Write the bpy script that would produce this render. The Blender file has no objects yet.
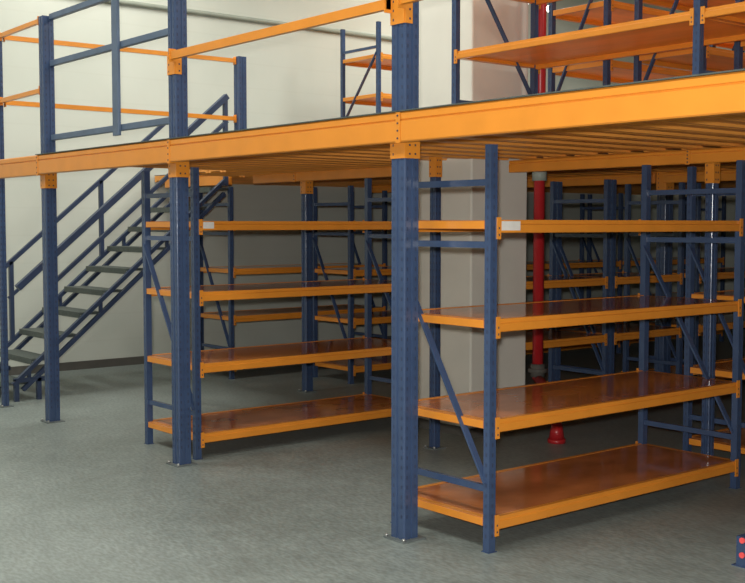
import bpy, bmesh, math, random
from mathutils import Vector, Matrix
random.seed(7)
S = bpy.context.scene
COL = S.collection

# ------------------------------------------------------------------ materials
def nt(name):
    m = bpy.data.materials.new(name); m.use_nodes = True
    n = m.node_tree; b = n.nodes['Principled BSDF']
    return m, n, b
def paint(name, rgb, rough=0.35, var=0.10, scale=6.0, bump=0.02, metallic=0.0, coat=0.0, stretch=(1,1,1), dark=None, bscale=90):
    """painted surface: base colour wandering a little between two tones, fine bump"""
    m, n, b = nt(name)
    tc = n.nodes.new('ShaderNodeTexCoord'); mp = n.nodes.new('ShaderNodeMapping')
    mp.inputs['Scale'].default_value = stretch
    n.links.new(tc.outputs['Object'], mp.inputs['Vector'])
    ns = n.nodes.new('ShaderNodeTexNoise'); ns.inputs['Scale'].default_value = scale; ns.inputs['Detail'].default_value = 5
    n.links.new(mp.outputs['Vector'], ns.inputs['Vector'])
    cr = n.nodes.new('ShaderNodeValToRGB')
    d = dark or [c*(1-var) for c in rgb]
    cr.color_ramp.elements[0].position = 0.3; cr.color_ramp.elements[1].position = 0.7
    cr.color_ramp.elements[0].color = (*d, 1); cr.color_ramp.elements[1].color = (*[min(1, c*(1+var)) for c in rgb], 1)
    n.links.new(ns.outputs['Fac'], cr.inputs['Fac']); n.links.new(cr.outputs['Color'], b.inputs['Base Color'])
    b.inputs['Roughness'].default_value = rough; b.inputs['Metallic'].default_value = metallic
    b.inputs['Coat Weight'].default_value = coat
    if bump:
        n2 = n.nodes.new('ShaderNodeTexNoise'); n2.inputs['Scale'].default_value = bscale; n2.inputs['Detail'].default_value = 3
        n.links.new(mp.outputs['Vector'], n2.inputs['Vector'])
        bp = n.nodes.new('ShaderNodeBump'); bp.inputs['Strength'].default_value = bump; bp.inputs['Distance'].default_value = 0.01
        n.links.new(n2.outputs['Fac'], bp.inputs['Height']); n.links.new(bp.outputs['Normal'], b.inputs['Normal'])
    return m

M = {}
M['blue']   = paint('blue_paint', (0.046, 0.075, 0.152), 0.24, 0.10, 8, 0.10, bscale=25)
M['stair']  = paint('stair_blue_paint', (0.028, 0.044, 0.090), 0.42, 0.12, 8, 0.05)
M['gate']   = paint('grey_blue_paint', (0.090, 0.130, 0.200), 0.40, 0.12, 8, 0.05)
M['hole']   = paint('hole_dark', (0.020, 0.030, 0.072), 0.8, 0.0, 8, 0)
M['orange'] = paint('orange_paint', (0.730, 0.262, 0.030), 0.30, 0.06, 5, 0.03)
M['board']  = paint('shelf_board_paint', (0.520, 0.175, 0.055), 0.09, 0.22, 5, 0.004, stretch=(1, .6, 1))
M['deck']   = paint('deck_panel_paint', (0.840, 0.340, 0.065), 0.38, 0.12, 4, 0.03, stretch=(2, .4, 1))
M['steel']  = paint('bare_steel', (0.45, 0.45, 0.44), 0.35, 0.15, 20, 0.05, metallic=0.8)
M['red']    = paint('red_pipe_paint', (0.430, 0.018, 0.022), 0.35, 0.10, 8, 0.03)
M['white']  = paint('white_sticker', (0.72, 0.70, 0.66), 0.5, 0.05, 30, 0)
M['reflector'] = paint('red_reflector', (0.90, 0.10, 0.10), 0.2, 0.05, 30, 0)
M['pillar'] = paint('pillar_plaster', (0.670, 0.650, 0.575), 0.75, 0.05, 2.2, 0.05)
M['tread']  = paint('tread_plate', (0.070, 0.085, 0.078), 0.5, 0.2, 30, 0.2)
M['grey']   = paint('grey_pipe', (0.300, 0.330, 0.280), 0.5, 0.1, 5, 0)
M['ceil']   = paint('ceiling_paint', (0.60, 0.60, 0.57), 0.9, 0.03, 1, 0)
M['skirt']  = paint('skirting_dark', (0.085, 0.080, 0.070), 0.7, 0.15, 5, 0.02)
M['plate']  = paint('dull_base_plate', (0.130, 0.150, 0.150), 0.5, 0.2, 12, 0.05)
M['dark']   = paint('black_plastic', (0.02, 0.02, 0.022), 0.5, 0.1, 5, 0)

def wall_material():
    m, n, b = nt('wall_plaster')
    tc = n.nodes.new('ShaderNodeTexCoord'); mp = n.nodes.new('ShaderNodeMapping')
    n.links.new(tc.outputs['Object'], mp.inputs['Vector'])
    ns = n.nodes.new('ShaderNodeTexNoise'); ns.inputs['Scale'].default_value = 0.9; ns.inputs['Detail'].default_value = 6
    n.links.new(mp.outputs['Vector'], ns.inputs['Vector'])
    cr = n.nodes.new('ShaderNodeValToRGB')
    cr.color_ramp.elements[0].position = 0.3; cr.color_ramp.elements[1].position = 0.7
    cr.color_ramp.elements[0].color = (0.500, 0.528, 0.468, 1); cr.color_ramp.elements[1].color = (0.570, 0.592, 0.530, 1)
    n.links.new(ns.outputs['Fac'], cr.inputs['Fac'])
    # faint block courses
    sp = n.nodes.new('ShaderNodeSeparateXYZ'); n.links.new(mp.outputs['Vector'], sp.inputs[0])
    md = n.nodes.new('ShaderNodeMath'); md.operation = 'FRACT'
    mu = n.nodes.new('ShaderNodeMath'); mu.operation = 'MULTIPLY'; mu.inputs[1].default_value = 3.4
    n.links.new(sp.outputs['Z'], mu.inputs[0]); n.links.new(mu.outputs[0], md.inputs[0])
    lt = n.nodes.new('ShaderNodeMath'); lt.operation = 'LESS_THAN'; lt.inputs[1].default_value = 0.06
    n.links.new(md.outputs[0], lt.inputs[0])
    mx = n.nodes.new('ShaderNodeMix'); mx.data_type = 'RGBA'
    sc = n.nodes.new('ShaderNodeMath'); sc.operation = 'MULTIPLY'; sc.inputs[1].default_value = 0.08
    n.links.new(lt.outputs[0], sc.inputs[0]); n.links.new(sc.outputs[0], mx.inputs['Factor'])
    n.links.new(cr.outputs['Color'], mx.inputs['A']); mx.inputs['B'].default_value = (0.40, 0.40, 0.33, 1)
    n.links.new(mx.outputs['Result'], b.inputs['Base Color'])
    b.inputs['Roughness'].default_value = 0.85
    return m
M['wall'] = wall_material()

def floor_material():
    m, n, b = nt('concrete_floor')
    tc = n.nodes.new('ShaderNodeTexCoord')
    ns = n.nodes.new('ShaderNodeTexNoise'); ns.inputs['Scale'].default_value = 1.3; ns.inputs['Detail'].default_value = 8; ns.inputs['Roughness'].default_value = 0.6
    n.links.new(tc.outputs['Object'], ns.inputs['Vector'])
    cr = n.nodes.new('ShaderNodeValToRGB')
    cr.color_ramp.elements[0].position = 0.30; cr.color_ramp.elements[1].position = 0.72
    cr.color_ramp.elements[0].color = (0.190, 0.222, 0.212, 1); cr.color_ramp.elements[1].color = (0.255, 0.296, 0.288, 1)
    n.links.new(ns.outputs['Fac'], cr.inputs['Fac'])
    n2 = n.nodes.new('ShaderNodeTexNoise'); n2.inputs['Scale'].default_value = 9; n2.inputs['Detail'].default_value = 6
    mp = n.nodes.new('ShaderNodeMapping'); mp.inputs['Rotation'].default_value = (0, 0, 0.7); mp.inputs['Scale'].default_value = (0.6, 1.6, 1)
    n.links.new(tc.outputs['Object'], mp.inputs['Vector']); n.links.new(mp.outputs['Vector'], n2.inputs['Vector'])
    c2 = n.nodes.new('ShaderNodeValToRGB'); c2.color_ramp.elements[0].color = (0.90, 0.90, 0.90, 1); c2.color_ramp.elements[1].color = (1.08, 1.08, 1.07, 1)
    c2.color_ramp.elements[0].position = 0.35; c2.color_ramp.elements[1].position = 0.68
    n.links.new(n2.outputs['Fac'], c2.inputs['Fac'])
    mx = n.nodes.new('ShaderNodeMix'); mx.data_type = 'RGBA'; mx.blend_type = 'MULTIPLY'; mx.inputs['Factor'].default_value = 1
    n.links.new(cr.outputs['Color'], mx.inputs['A']); n.links.new(c2.outputs['Color'], mx.inputs['B'])
    n.links.new(mx.outputs['Result'], b.inputs['Base Color'])
    n3 = n.nodes.new('ShaderNodeTexNoise'); n3.inputs['Scale'].default_value = 38; n3.inputs['Detail'].default_value = 4
    n.links.new(mp.outputs['Vector'], n3.inputs['Vector'])
    c3 = n.nodes.new('ShaderNodeValToRGB'); c3.color_ramp.elements[0].color = (0.84, 0.83, 0.80, 1); c3.color_ramp.elements[1].color = (1.14, 1.14, 1.14, 1)
    c3.color_ramp.elements[0].position = 0.36; c3.color_ramp.elements[1].position = 0.64
    n.links.new(n3.outputs['Fac'], c3.inputs['Fac'])
    m3 = n.nodes.new('ShaderNodeMix'); m3.data_type = 'RGBA'; m3.blend_type = 'MULTIPLY'; m3.inputs['Factor'].default_value = 1
    n.links.new(mx.outputs['Result'], m3.inputs['A']); n.links.new(c3.outputs['Color'], m3.inputs['B'])
    n.links.new(m3.outputs['Result'], b.inputs['Base Color'])
    rr = n.nodes.new('ShaderNodeMapRange'); rr.inputs['To Min'].default_value = 0.34; rr.inputs['To Max'].default_value = 0.55
    n.links.new(n2.outputs['Fac'], rr.inputs['Value']); n.links.new(rr.outputs[0], b.inputs['Roughness'])
    bp = n.nodes.new('ShaderNodeBump'); bp.inputs['Strength'].default_value = 0.08; bp.inputs['Distance'].default_value = 0.01
    n.links.new(n2.outputs['Fac'], bp.inputs['Height']); n.links.new(bp.outputs['Normal'], b.inputs['Normal'])
    return m
M['floor'] = floor_material()
def lamp_material():
    m, n, b = nt('lamp_glow')
    b.inputs['Base Color'].default_value = (1, 1, 1, 1)
    b.inputs['Emission Color'].default_value = (1.0, 0.97, 0.88, 1); b.inputs['Emission Strength'].default_value = 6
    return m
M['lamp'] = lamp_material()

# ------------------------------------------------------------------ mesh builder
class MB:
    def __init__(s): s.bm = bmesh.new()
    def box(s, x0, x1, y0, y1, z0, z1, mi=0, bev=0.0):
        vs = [s.bm.verts.new(p) for p in ((x0,y0,z0),(x1,y0,z0),(x1,y1,z0),(x0,y1,z0),(x0,y0,z1),(x1,y0,z1),(x1,y1,z1),(x0,y1,z1))]
        fs = []
        for q in ((3,2,1,0),(4,5,6,7),(0,1,5,4),(1,2,6,5),(2,3,7,6),(3,0,4,7)):
            f = s.bm.faces.new([vs[i] for i in q]); f.material_index = mi; fs.append(f)
        if bev > 0:
            es = list({e for f in fs for e in f.edges})
            bmesh.ops.bevel(s.bm, geom=es, offset=bev, segments=2, affect='EDGES', profile=0.5)
        return s
    def bar(s, p, q, w, h, mi=0, up=(0,0,1)):
        """rectangular bar from p to q; w across, h in the 'up' direction"""
        p, q = Vector(p), Vector(q); d = (q-p).normalized(); u = Vector(up)
        r = d.cross(u)
        if r.length < 1e-4: r = d.cross(Vector((0,1,0)))
        r.normalize(); u = r.cross(d).normalized()
        vs = []
        for c in (p, q):
            for a, b in ((-1,-1),(1,-1),(1,1),(-1,1)): vs.append(s.bm.verts.new(c + r*(a*w/2) + u*(b*h/2)))
        for f in ((3,2,1,0),(4,5,6,7),(0,1,5,4),(1,2,6,5),(2,3,7,6),(3,0,4,7)):
            s.bm.faces.new([vs[i] for i in f]).material_index = mi
        return s
    def prism(s, pts, axis, a, b, mi=0):
        """closed outline pts extruded along axis ('x','y','z') from a to b"""
        def P(u, v, t): return {'x': (t,u,v), 'y': (u,t,v), 'z': (u,v,t)}[axis]
        lo = [s.bm.verts.new(P(u,v,a)) for u,v in pts]; hi = [s.bm.verts.new(P(u,v,b)) for u,v in pts]
        n = len(pts)
        s.bm.faces.new(lo[::-1]).material_index = mi; s.bm.faces.new(hi).material_index = mi
        for i in range(n): s.bm.faces.new((lo[i], lo[(i+1)%n], hi[(i+1)%n], hi[i])).material_index = mi
        return s
    def cyl(s, p, q, r, n=16, mi=0, r2=None):
        p, q = Vector(p), Vector(q); d = (q-p).normalized()
        a = d.orthogonal().normalized(); b = d.cross(a); r2 = r if r2 is None else r2
        lo = [s.bm.verts.new(p + (a*math.cos(t)+b*math.sin(t))*r) for t in [2*math.pi*i/n for i in range(n)]]
        hi = [s.bm.verts.new(q + (a*math.cos(t)+b*math.sin(t))*r2) for t in [2*math.pi*i/n for i in range(n)]]
        s.bm.faces.new(lo[::-1]).material_index = mi; s.bm.faces.new(hi).material_index = mi
        for i in range(n):
            f = s.bm.faces.new((lo[i], lo[(i+1)%n], hi[(i+1)%n], hi[i])); f.material_index = mi; f.smooth = True
        return s
    def quad(s, c, u, v, mi=0):
        c, u, v = Vector(c), Vector(u), Vector(v)
        f = s.bm.faces.new([s.bm.verts.new(c+a*u+b*v) for a,b in ((-1,-1),(1,-1),(1,1),(-1,1))]); f.material_index = mi
        return s
    def build(s, name, mats, parent=None, loc=(0,0,0)):
        bmesh.ops.recalc_face_normals(s.bm, faces=s.bm.faces[:])
        me = bpy.data.meshes.new(name); s.bm.to_mesh(me); s.bm.free()
        for m in (mats if isinstance(mats, (list, tuple)) else [mats]): me.materials.append(m)
        o = bpy.data.objects.new(name, me); COL.objects.link(o); o.location = loc
        if parent is not None: o.parent = parent
        return o
def empty(name, loc=(0,0,0), rz=0):
    o = bpy.data.objects.new(name, None); COL.objects.link(o); o.location = loc; o.rotation_euler = (0,0,rz)
    o.empty_display_size = 0.2
    return o
def tag(o, label, cat, group=None):
    o['label'] = label; o['category'] = cat; o['kind'] = 'thing'
    if group: o['group'] = group
    return o
def struct(o): o['kind'] = 'structure'; return o
def copy_tree(o, parent=None):
    c = o.copy(); COL.objects.link(c)
    if parent is not None: c.parent = parent
    for ch in list(o.children): copy_tree(ch, c)
    return c

# ------------------------------------------------------------------ the room
XL, XR, YF, YB, ZC = -7.35, 8.0, -9.0, 11.5, 5.6
struct(MB().box(XL-.2, XR+.2, YF-.2, YB+.2, -.15, 0).build('floor', M['floor']))
struct(MB().box(XL-.2, XL, YF, YB, 0, ZC).build('wall_left', M['wall']))
struct(MB().box(XL-.2, XR+.2, YB, YB+.2, 0, ZC).build('wall_back', M['wall']))
struct(MB().box(XR, XR+.2, YF, YB, 0, ZC).build('wall_right', M['wall']))
struct(MB().box(XL-.2, XR+.2, YF-.2, YF, 0, ZC).build('wall_front', M['wall']))
struct(MB().box(XL-.2, XR+.2, YF-.2, YB+.2, ZC, ZC+.15).build('ceiling', M['ceil']))
struct(MB().box(XL, XL+.012, YF, YB-.012, 0, .09).build('baseboard_left', M['skirt']))
struct(MB().box(XL, XR, YB-.012, YB, 0, .09).build('baseboard_back', M['skirt']))
o = MB().cyl((XL+.028, YF, 4.06), (XL+.028, YB-.03, 4.06), .026, 12).build('wall_conduit', M['grey'])
tag(o, 'grey-green conduit running level along the pale left wall above the upper deck', 'pipe')

# concrete pillar with dark painted foot
pil = empty('concrete_pillar', (-1.76, 2.17, 0))
tag(pil, 'thick square plastered pillar standing behind the nearest blue column', 'pillar')
p = MB(); p.box(-.61, 0, 0, .60, .07, ZC-.001, bev=.012); p.build('pillar_shaft', M['pillar'], pil)
MB().box(-.605, -.005, .005, .595, 0, .07).build('pillar_foot', M['skirt'], pil)['label'] = 'dark painted foot of the pillar'

# ------------------------------------------------------------------ mezzanine columns
def holes_front(mb, x0, x1, y, z0, z1, step, w, h, mi=1):
    z = z0 + step/2
    while z < z1:
        for x in (x0, x1): mb.quad((x, y, z), (w/2,0,0), (0,0,h/2), mi)
        z += step
def holes_side(mb, x, y0, y1, z0, z1, step, w, h, mi=1):
    z = z0 + step/2
    while z < z1:
        for y in (y0, y1): mb.quad((x, y, z), (0,w/2,0), (0,0,h/2), mi)
        z += step
def column(X, Y, top, label, zconn=None, W=.10, D=.115, z0=0.0):
    """perforated double upright; (X, Y) is its front right corner, body towards -X and +Y"""
    r = empty('mezzanine_column', (X, Y, 0)); tag(r, label, 'column', 'blue columns of the mezzanine')
    m = MB(); g = .006
    # outline with a shallow groove down the middle of each face
    pts = [(-.009,0),(-.0055,.0007),(-.0026,.0026),(-.0007,.0055),(0,.009),(0,D*.42),(-g,D*.44),(-g,D*.56),(0,D*.58),(0,D),(-W*.4,D),(-W*.42,D-g),(-W*.58,D-g),(-W*.6,D),(-W,D),
           (-W,D*.58),(-W+g,D*.56),(-W+g,D*.44),(-W,D*.42),(-W,0),(-W*.60,0),(-W*.58,g),(-W*.42,g),(-W*.40,0)]
    m.prism(pts, 'z', z0+.008, top)
    st = .05
    holes_front(m, -W*.80, -W*.20, -.0008, z0+.1, top-.03, st, .008, .018)
    holes_side(m, .0008, D*.21, D*.79, z0+.1, top-.03, st, .008, .018)
    m.build('column_shaft', [M['blue'], M['hole']], r)
    b = MB(); b.box(-W-.03, .03, -.03, D+.03, z0, z0+.008)
    b.build('base_plate', M['plate'], r)
    for sx in (-W-.018, .018):
        MB().cyl((sx, -.018, z0+.008), (sx, -.018, z0+.022), .009, 8).build('anchor_bolt', M['steel'], r)
    for c0, c1 in (zconn or []):
        c = MB(); t = .005; guard = c0 > 2.2
        c.box(-W-.004, .001 if guard else .004+t, -t-.001, -.001, c0, c1)
        ye = D*.5 if guard else D+.004
        c.box(.001, .001+t, -.001, ye, c0, c1)
        c.box(-W-.006, -W-.001, -.001, .05, c0, c1)
        n = max(2, int((c1-c0)/.04))
        for i in range(n):
            z = c0 + (i+.5)*(c1-c0)/n
            c.quad((-W*.80, -t-.002, z), (.004,0,0), (0,0,.006), 1)
            c.quad((.002+t, D*.3, z), (0,.005,0), (0,0,.005), 1)
            if not guard: c.quad((.002+t, D*.7, z), (0,.005,0), (0,0,.005), 1)
        c.build('beam_connector', [M['orange'], M['hole']], r)
    return r
DK = 2.154      # deck surface
column(0, 0, 4.2, 'nearest and thickest blue perforated column, standing before the pillar', [(1.925, 2.10), (2.585, 2.72)], W=.10, D=.092)
column(-2.275, 0, 4.2, 'blue perforated column at the front of the deck before the left shelf rack', [(1.905, 2.10), (2.57, 2.70)], W=.09, D=.09)
column(-4.375, 0, 3.245, 'blue front column with a free top, standing before the stairs', [(1.885, 2.10)], W=.085, D=.09)
column(2.25, 0, 4.2, 'blue front column carrying the right end of the deck beam', [(1.9, 2.10)])
column(-5.36, 0, 3.20, 'leftmost blue post at the edge of the picture carrying the orange guard rails', None, W=.05, D=.05)
column(-5.20, 2.34, 3.24, 'short blue post at the stair head where the orange guard rails end', None, W=.09, D=.09, z0=DK)
column(-4.395, 2.56, 2.06, 'blue column behind the left shelf rack in front of the grey wall', [(1.885, 2.05)], W=.07, D=.08)
column(.035, 2.56, 2.06, 'blue column under the deck at the far end of the right shelf rack', [(1.86, 2.04)], W=.055, D=.06)
column(-1.63, 1.69, 2.07, 'slim blue column close in front of the square pillar', [(1.93, 2.07)], W=.055, D=.055)
column(-2.20, 5.12, 2.07, 'blue column deep under the deck beyond the red pipe', [(1.88, 2.09)])
column(2.25, 2.56, 2.07, 'blue column under the deck beyond the right edge of the picture', [(1.86, 2.04)])

# ------------------------------------------------------------------ mezzanine beams
def beam_profile(y0, z0, z1, d=.05):
    """box beam with a stepped upper flange; y0 is the face towards the hall"""
    h = z1-z0
    return [(y0, z0+.006), (y0+.006, z0), (y0+d, z0), (y0+d, z1), (y0+.010, z1), (y0+.002, z1-.008), (y0+.002, z0+h*.76), (y0+.008, z0+h*.74), (y0+.008, z0+h*.71), (y0, z0+h*.69)]
def beam_x(name, x0, x1, Yf, z0, z1, label, d=.044, group='orange edge beams of the deck', bolts=()):
    cx = (x0+x1)/2
    r = empty(name, (cx, Yf, 0)); tag(r, label, 'beam', group)
    m = MB(); m.prism(beam_profile(0, z0, z1, d), 'x', x0-cx, x1-cx); m.build('beam_body', M['orange'], r)
    e = MB(); a, b = x1-cx-.032, x1-cx-.001
    e.box(a, b, -.004, .0, z0-.004, z1-.002)
    k = 4
    for i in range(k): e.cyl(((a+b)/2, -.004, z0+(i+.5)*(z1-z0)/k), ((a+b)/2, -.007, z0+(i+.5)*(z1-z0)/k), .005, 8, 1)
    e.build('end_plate', [M['orange'], M['hole']], r)
    return r
B0 = 2.0; BT = 2.147
beam_x('deck_edge_beam', -5.42, -4.392, -.052, B0-.012, BT, 'orange beam reaching left past the free column before the stairs')
beam_x('deck_edge_beam', -4.390, -2.262, -.052, B0-.005, BT, 'orange deck beam between the two left front columns under the blue gate')
beam_x('deck_edge_beam', -2.260, .028, -.052, B0, BT, 'orange deck beam from the second front column to the nearest column')
beam_x('deck_edge_beam',   .030, 2.30, -.052, B0, BT, 'large orange deck beam running off the right edge from the nearest column')
beam_x('deck_cross_beam', -5.20, -4.475, 2.50, B0, 2.144, 'orange beam behind the stair head joining the short post', group='inner beams under the deck')
beam_x('deck_cross_beam', -4.47, -2.55, 2.50, B0, 2.144, 'orange inner beam above the grey wall left of the pillar', group='inner beams under the deck')
beam_x('deck_cross_beam', -1.70, -.10, 2.50, 1.985, 2.075, 'orange inner beam right of the red pipe', group='inner beams under the deck')
beam_x('deck_cross_beam', -.098, 2.25, 2.50, 1.985, 2.075, 'orange inner beam reaching right from the column behind the right rack', group='inner beams under the deck')
beam_x('deck_cross_beam', -6.5, -2.31, 5.06, 1.98, 2.075, 'orange inner beam deepest on the left under the deck', group='inner beams under the deck')
beam_x('deck_cross_beam', -2.19, 2.25, 5.06, 1.98, 2.075, 'orange inner beam deep under the deck behind the right racks', group='inner beams under the deck')

# deck panels: ribbed planks running away from the edge beam
def deck(x0, x1, y0, y1, label, w=.27, top=DK-.008, bot=2.078, lip=0):
    n = max(1, round((x1-x0)/w)); w = (x1-x0)/n
    cx, cy = (x0+x1)/2, (y0+y1)/2
    r = empty('deck_flooring', (cx, cy, 0)); tag(r, label, 'deck', 'orange panelled flooring of the mezzanine')
    m = MB()
    for i in range(n):
        a = x0 + i*w - cx
        # tray: flat underside with turned edges and a raised rib
        g_ = min(.007, w*.03); c_ = w*.14
        pts = [(a+g_, bot+.004), (a+g_+.004, bot), (a+g_+c_, bot), (a+g_+c_+.01, bot+.014), (a+w-g_-c_-.01, bot+.014), (a+w-g_-c_, bot), (a+w-g_-.004, bot), (a+w-g_, bot+.004), (a+w-g_, top), (a+g_, top)]
        m.prism(pts, 'y', y0-cy, y1-cy)
    m.build('deck_panels', M['deck'], r)
    e = MB(); e.box(x0-cx, x1-cx, y0-cy-lip, y1-cy, DK-.006, DK)
    e.build('deck_sheet', M['tread'], r)['label'] = 'thin grey walking sheet on top of the panels'
    return r
deck(-4.44, -2.385, .10, 2.49, 'orange deck flooring over the left shelf rack', w=.26, lip=.156)
deck(-2.38, -1.745, .10, 2.15, 'orange deck flooring ending at the front of the square pillar', lip=.156)
deck(-1.745, -.05, .10, 2.49, 'orange deck flooring between the square pillar and the nearest column', lip=.156)
deck(-.05, 2.25, .10, 2.49, 'ribbed orange deck flooring over the nearest shelf rack', lip=.156)
deck(2.25, 7.9, .10, 2.50, 'unseen orange deck flooring added beyond the right edge to block lamp light', w=.3, lip=.156)  # unseen bay added to keep lamp light out from under the deck
deck(-5.50, -4.445, 1.85, 2.495, 'small orange deck piece at the stair head post')
deck(-7.33, -2.385, 2.55, 11.4, 'orange deck flooring at the back left by the stair head', w=.3)  # this and the rows below stretched unseen to the walls to block upstairs light
deck(-2.385, -1.73, 2.79, 11.4, 'orange deck flooring behind the square pillar', w=.3)
deck(-1.73, -1.60, 2.87, 11.4, 'narrow orange deck strip behind the red pipe')
deck(-1.60, 7.9, 2.50, 11.4, 'orange deck flooring deep behind the nearest shelf rack', w=.3)  # right side also run out unseen to the wall as a light block

# ------------------------------------------------------------------ guard rails on the deck edge
def rail(p, q, label, w=.03, h=.05, mat='orange', conn=()):
    c = (Vector(p)+Vector(q))/2
    r = empty('guard_rail', c); tag(r, label, 'rail', 'orange guard rails on the deck')
    m = MB(); m.bar(Vector(p)-c, Vector(q)-c, w, h); m.build('rail_bar', M[mat], r)
    for s, e in ((1, Vector(p)-c), (-1, Vector(q)-c)):
        d = (Vector(q)-Vector(p)).normalized()*s
        k = MB(); k.bar(e, e+d*.006, w+.02, h+.035); k.build('end_plate', M['orange'], r)
    return r
rail((-2.27, -.025, 2.685), (-.095, -.025, 2.685), 'orange guard rail between the second and the nearest front column')
rail((.002, -.025, 2.695), (2.2, -.025, 2.695), 'orange guard rail leaving the nearest column at the top edge')
rail((-5.355, .02, 3.205), (-4.462, .02, 3.215), 'upper short orange guard rail left of the free column', h=.035)
rail((-5.355, .02, 2.655), (-4.462, .02, 2.665), 'lower short orange guard rail left of the free column', h=.035)
rail((-5.34, .055, 3.20), (-5.26, 2.335, 3.20), 'upper long orange guard rail running back to the stair head post', h=.04)
rail((-5.34, .055, 2.645), (-5.26, 2.335, 2.635), 'lower long orange guard rail running back to the stair head post', h=.04)

g = empty('safety_gate', (-3.19, .07, 2.21)); tag(g, 'grey-blue gate frame between the two left front columns above the deck beam', 'gate')
def gp(n, m): m.build(n, M['gate'], g)
gp('gate_rail', MB().box(-1.183, .822, -.02, .02, 1.005, 1.05, bev=.004))
gp('gate_rail', MB().box(-1.183, .822, -.02, .02, .64, .685, bev=.004))
gp('gate_rail', MB().box(-1.183, .822, -.02, .02, .055, .10, bev=.004))
gp('gate_post', MB().box(-.045, .045, -.045, -.0205, .02, 1.75, bev=.004))

# ------------------------------------------------------------------ stairs
st = empty('steel_staircase', (-5.6, .21, 0)); tag(st, 'dark blue open steel staircase climbing along the left wall to the deck', 'staircase')
T = .845
def zt(y): return .2 + y*T           # top line of the stringer, y measured from the foot
Wd = .92
yt = 2.20
for k, x in (('near', 0.0), ('far', -Wd)):
    m = MB()
    for off, hh in ((-.022, .036), (-.150, .036)):
        m.bar((x, -.03 if off > -.1 else .06, zt(-.03 if off > -.1 else .06)+off), (x, yt, zt(yt)+off), .045, hh)
    y = .12
    while y < yt:
        m.bar((x, y, zt(y)-.03), (x, y+.0, zt(y)-.15), .03, .03, up=(0,1,0)); y += .71
    m.build('stringer', M['stair'], st)
for i in range(10):
    z = .13+.2*i
    if z < .1 or z > 2.1: continue
    y = (z + .085 - .2)/T
    m = MB(); z += .03; m.box(-Wd+.025, -.024, y-.10, y+.12, z-.012, z+.012); m.box(-Wd+.025, -.024, y-.10, y-.09, z-.04, z-.012)
    m.build('tread', M['tread'], st)
# handrails
def hrail(x, y0, y1, up, w, name='handrail'):
    m = MB(); m.bar((x, y0, zt(y0)+up), (x, y1, zt(y1)+up), w, w); return m.build(name, M['stair'], st)
hrail(0, .03, 2.24, .80, .056); hrail(0, .30, 2.24, .55, .036, 'middle_rail')
hrail(-Wd, -.12, 2.14, .755, .040); hrail(-Wd, .30, 2.14, .42, .030, 'middle_rail')
for x, ys, up in ((0, (.31, 1.30, 2.22), .80), (-Wd, (.33, 1.29, 2.12), .755)):
    for y in ys:
        MB().box(x-.02, x+.02, y-.02, y+.02, zt(min(y,2.14))-.02, zt(y)+up).build('baluster', M['stair'], st)
for x in (0, -Wd):
    for y in (.0, .21):
        MB().box(x-.02, x+.02, y-.02, y+.02, 0, .2).build('foot_leg', M['stair'], st)
    MB().bar((x, -.02, .19), (x, .30, .19), .04, .04).build('foot_bar', M['stair'], st)

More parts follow.
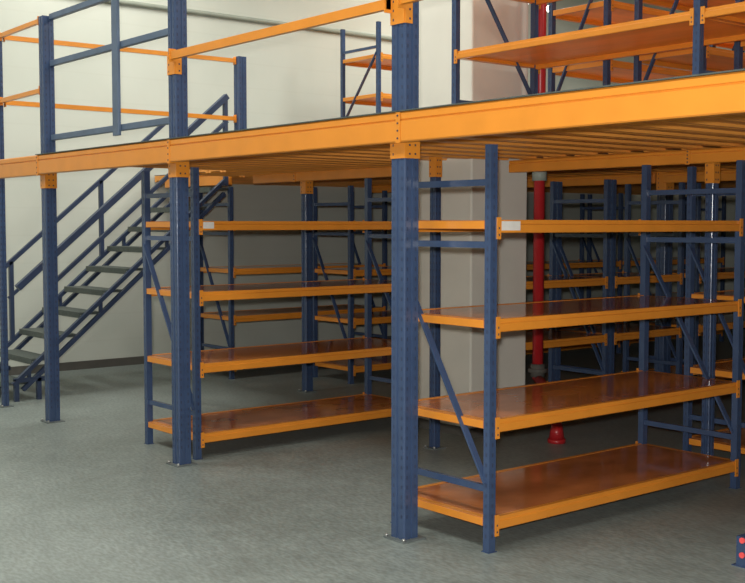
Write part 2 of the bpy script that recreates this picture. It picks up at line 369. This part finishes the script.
# ------------------------------------------------------------------ shelf racks
def rack(loc, rz, label, W=.65, L=2.15, H=1.98, levels=(.17,.65,1.14,1.62), group='blue and orange shelf racks under the deck',
         mirror=False, stickers=(), rungs=(.31,1.5,1.8), brace=(1.46,.34), bh=.063, share=False, under='board'):
    """origin at the front right upright's outer corner; body towards -x and +y"""
    r = empty('shelf_rack', loc, rz); tag(r, label, 'shelf rack', group)
    p, q = .040, .045
    zs = [l for l in levels]
    for ix, x0 in enumerate((-W, -p)):
        for iy, y0 in enumerate((0, L-q)):
            if share and iy: continue
            m = MB(); g_ = .005
            a, b = x0, x0+p; c, d = y0, y0+q
            m.prism([(a,c),(b,c),(b,d),(a,d)], 'z', .004, H)
            z = .08
            while z < H-.03:
                m.quad(((a+b)/2, c-.0006 if iy == 0 else d+.0006, z), (.004,0,0), (0,0,.009), 1); z += .05
            xf = b+.0006 if ix else a-.0006
            z = .08
            while z < H-.03:
                m.quad((xf, c+q*.5, z), (0,.005,0), (0,0,.010), 1); z += .05
            yf = c-.0006 if iy == 0 else d+.0006
            u = m.build('upright', [M['blue'], M['hole']], r)
            MB().box(a-.006, b+.006, c-.006, d+.006, 0, .004).build('foot_plate', M['blue'], u)
    for y in ((q*.5,) if share else (q*.5, L-q*.5)):
        for z in rungs:
            m = MB(); m.bar((-W+p, y, z), (-p, y, z), .022, .032); m.build('frame_rung', M['blue'], r)
        za, zb = brace if not mirror else brace[::-1]
        m = MB(); m.bar((-W+p*.6, y-.018, za), (-p*.6, y-.018, zb), .012, .034, up=(0,1,0)); m.build('frame_brace', M['blue'], r)
    for lv, z in enumerate(zs):
        s = MB(); s.box(-W+.030, -.030, .047, L-.047, z-.022, z-.002)
        s.box(-W+.045, -.045, .003, .0468, z-.045, z-.003, 1, bev=.003); s.box(-W+.045, -.045, L-.0468, L-.003, z-.045, z-.003, 1)
        sh = s.build('shelf', [M[under], M['orange']], r)
        for k, x0 in enumerate((-W-.004, -.031)):
            m = MB(); a, b = x0, x0+.035
            if k: pr = [(a, z-bh), (b-.004, z-bh), (b, z-bh+.004), (b, z-bh*.38), (b-.007, z-bh*.30), (b-.007, z), (a, z)]
            else: pr = [(b, z-bh), (b, z), (a+.007, z), (a+.007, z-bh*.30), (a, z-bh*.38), (a, z-bh+.004), (a+.004, z-bh)]
            m.prism(pr, 'y', q+.002, L-.002 if share else L-q-.002)
            bo = m.build('shelf_beam', M['orange'], r)
            xa, xb = (.0008, .0065) if k else (-W-.0065, -W-.0008)
            for y0, y1 in ((q-.006, q+.020), (L-.03, L-.002) if share else (L-q-.016, L-q+.014)):
                c = MB(); c.box(xa, xb, y0, y1, z-bh-.030, z+.012)
                for zz in (z-bh-.01, z-.04):
                    c.quad(((xb+.0005 if k else xa-.0005), (y0+y1)/2, zz), (0,.004,0), (0,0,.005), 1)
                c.build('beam_connector', [M['orange'], M['hole']], bo)
            if k:
                for (l2, ya, yb) in stickers:
                    if l2 == lv:
                        MB().box(b+.0002, b+.0012, ya, yb, z-bh+.012, z-.030+.024).build('paper_sticker', M['white'], bo)
    return r
G = 'blue and orange shelf racks under the deck'
rack((.41, .19, 0), 0, 'nearest shelf rack with four orange shelves right of the thick column', W=.73, stickers=((3,.07,.20),))
rack((-2.385, .19, 0), 0, 'left shelf rack with four orange shelves between two front columns', W=.73, L=2.10, stickers=((3,.07,.155),))
rack((.40, 2.70, 0), 0, 'shelf rack standing directly behind the nearest rack at the right edge', W=.66)
rack((-1.95, 2.85, 0), 0, 'short shelf rack in the shade right behind the red pipe', L=1.16)
rack((-1.95, 4.04, 0), 0, 'short shelf rack farther back in line behind the red pipe', L=1.03)
rack((-1.95, 5.27, 0), 0, 'shelf rack beyond the deep blue column in line with the red pipe', L=2.15)
rack((-5.61, 2.48, 0), 0, 'shelf rack in the shade seen between the second column and the grey wall', L=2.1)
rack((-4.57, 3.23, 0), 0, 'shaded shelf rack right of the column behind the left rack', L=2.1)
rack((-4.57, 5.40, 0), 0, 'dim shelf rack seen right of the square pillar, far row, first of two', L=2.1)
rack((-4.57, 7.60, 0), 0, 'dim shelf rack farthest back in the row near the wall', L=2.1)
rack((-1.95, 7.50, 0), 0, 'dim shelf rack far behind the nearest rack, seen between its shelves', L=2.1)
rack((.40, 4.95, 0), 0, 'dim shelf rack deepest in the right hand row', W=.60)
beam_x('landing_beam', -6.95, -5.62, 2.475, 2.00, 2.14, 'orange beam under the landing at the top of the stairs', d=.04, group='inner beams under the deck')

# racks on the deck
GU = 'blue and orange shelf racks on the upper deck'
def urack(ox, oy, label, **k):
    a = dict(W=.85, L=2.05, group=GU, levels=(.17,.66,1.14,1.62), H=1.98, bh=.055, under='deck'); a.update(k)
    return rack((ox, oy, DK), math.pi/2, label, **a)
urack(.40, 2.71, 'front shelf rack on the upper deck right of the thick column')
urack(2.47, 2.71, 'front shelf rack on the upper deck cut by the right edge', L=2.065, share=True)
KU = dict(W=.60, L=2.1, group=GU, levels=(.17,.70,1.15,1.62), bh=.055, under='deck', mirror=True)
rack((-1.35, 3.20, DK), 0, 'upper shelf rack just behind the red pipe, seen over the front upper shelf', **KU)
rack((-.50, 3.20, DK), 0, 'upper shelf rack in the middle behind the front upper racks', **KU)
rack((.35, 3.20, DK), 0, 'upper shelf rack behind the front upper racks near the right edge', **KU)
rack((1.31, 3.20, DK), 0, 'upper shelf rack behind the front upper racks beyond the right edge', **KU)
rack((-1.35, 5.40, DK), 0, 'far upper shelf rack deepest behind the red pipe', **KU)
rack((-5.80, 4.60, DK), 0, 'upper shelf rack against the left wall beside the thick column', W=.71, L=2.1, H=1.76, group=GU,
     levels=(.50,.95,1.40), rungs=(.3,1.48), brace=(1.42,.60), mirror=True, under='deck', bh=.06)

# ------------------------------------------------------------------ red fire pipe
rp = empty('fire_pipe', (-1.665, 2.80, 0)); tag(rp, 'red vertical fire pipe beside the square pillar', 'pipe')
MB().cyl((0,0,.50), (0,0,ZC-.002), .042, 20).build('pipe', M['red'], rp)
c = MB(); c.cyl((0,0,.42), (0,0,.52), .055, 20); c.cyl((0,0,.455), (0,0,.485), .072, 20); c.build('coupling', M['skirt'], rp)['label'] = 'dark dirty coupling near the pipe foot'
MB().cyl((0,0,1.93), (0,0,2.02), .056, 20).build('coupling', M['grey'], rp)
fx, fy = .42, -.25
m = MB(); m.cyl((0,0,.40), (.0,0,.44), .04, 20); m.cyl((0,0,.41), (fx,fy,.30), .036, 20); m.cyl((fx,fy,.32), (fx,fy,.10), .038, 20)
m.cyl((fx,fy,.13), (fx,fy,.03), .040, 20, r2=.058); m.cyl((fx,fy,.03), (fx,fy,0), .066, 20)
m.build('pipe_foot', M['red'], rp)

# ------------------------------------------------------------------ column guard at the right edge
cg = empty('column_guard', (1.36, 1.02, 0)); tag(cg, 'short blue steel post guard with red reflectors at the lower right corner', 'guard')
m = MB(); m.prism([(-.085,-.06),(-.085,.06),(-.075,.06),(-.075,-.05),(.075,-.05),(.075,.06),(.085,.06),(.085,-.06)], 'z', .004, .14); m.build('guard_shell', M['blue'], cg)
MB().box(-.10, .10, -.075, .08, 0, .004).build('base_plate', M['blue'], cg)
for z in (.065, .135):
    MB().cyl((-.052, -.060, z-.01), (-.052, -.068, z-.01), .014, 12).build('reflector', M['reflector'], cg)
MB().box(.0, .06, -.045, .045, .004, 1.9).build('upright', M['blue'], cg)

# ------------------------------------------------------------------ lamps
def strip_lamp(x, y, z, label, lx=1.6, ly=.35, power=150, rot=0):
    r = empty('ceiling_lamp', (x, y, z)); tag(r, label, 'lamp', 'ceiling lamps')
    MB().box(-lx/2, lx/2, -ly/2, ly/2, 0, .08).build('lamp_housing', M['white'], r)
    ld = bpy.data.lights.new('lamp_light', 'AREA'); ld.shape = 'RECTANGLE'; ld.size = lx; ld.size_y = ly; ld.energy = power
    ld.color = (1.0, .98, .90)
    lo = bpy.data.objects.new('lamp_light', ld); COL.objects.link(lo); lo.location = (0, 0, -.01); lo.parent = r
    return r
UP, FR = 112, 105
for i, (x, y, pw) in enumerate(((-5.4, 1.6, UP), (-3.0, 5.2, UP), (.6, 5.6, UP), (-5.4, 6.5, UP*.8), (3.6, 3.4, UP),
                                (-4.5, -2.3, FR), (-.6, -2.5, FR), (3.4, -3.2, FR), (-2.0, 1.0, UP*.6))):
    strip_lamp(x, y, ZC-.09, ['ceiling lamp above the stairs','ceiling lamp above the left upper rack','ceiling lamp above the far upper racks','ceiling lamp in the far left corner',
        'ceiling lamp above the right upper racks','ceiling lamp over the open floor at the left','ceiling lamp over the open floor in the middle','ceiling lamp over the open floor behind the viewer','ceiling lamp above the front beam'][i],
        lx=2.0, ly=1.0, power=pw)
def globe(x, y, z, label):
    r = empty('pendant_lamp', (x, y, z)); tag(r, label, 'lamp', 'small round lamps above the upper racks')
    m = MB(); bmesh.ops.create_uvsphere(m.bm, u_segments=20, v_segments=12, radius=.055); m.build('bulb', M['lamp'], r)
    m = MB(); m.cyl((0,0,.05), (0,0,ZC-z), .008, 8); m.cyl((0,0,.045), (0,0,.10), .03, 12); m.build('lamp_stem', M['grey'], r)
globe(-6.1, 7.34, 4.5, 'left white glowing round lamp above the upper racks')
globe(-6.15, 7.90, 4.5, 'right white glowing round lamp above the upper racks')

# ------------------------------------------------------------------ camera and its flash
CP = Vector((4.210894, -3.633036, 1.6))
R = ((0.631362013, 0.775488239, 0.0), (-0.046652365, 0.037981919, 0.998188825), (-0.774083694, 0.630218506, -0.060158702))
cam = bpy.data.cameras.new('camera'); co = bpy.data.objects.new('camera', cam); COL.objects.link(co)
mw = Matrix.Identity(4)
for i in range(3):
    mw[i][0] = R[0][i]; mw[i][1] = R[1][i]; mw[i][2] = -R[2][i]; mw[i][3] = CP[i]
co.matrix_world = mw
cam.sensor_width = 36; cam.lens = 1120/745*36; cam.clip_start = .05; cam.clip_end = 100
S.camera = co
fl = bpy.data.lights.new('camera_flash', 'AREA'); fl.shape = 'DISK'; fl.size = .07; fl.energy = 215; fl.color = (1, .98, .94)
fo = bpy.data.objects.new('camera_flash', fl); COL.objects.link(fo)
m2 = mw.copy(); off = Vector(R[1])*.09 + Vector(R[0])*(-.03) + Vector(R[2])*-.05
m2.translation = CP + off; fo.matrix_world = m2

w = bpy.data.worlds.new('world'); S.world = w; w.use_nodes = True
w.node_tree.nodes['Background'].inputs[0].default_value = (.8, .85, .9, 1); w.node_tree.nodes['Background'].inputs[1].default_value = .2
S.view_settings.view_transform = 'Standard'; S.view_settings.look = 'None'; S.view_settings.gamma = 1
S.view_settings.use_curve_mapping = False; S.view_settings.exposure = 0.12
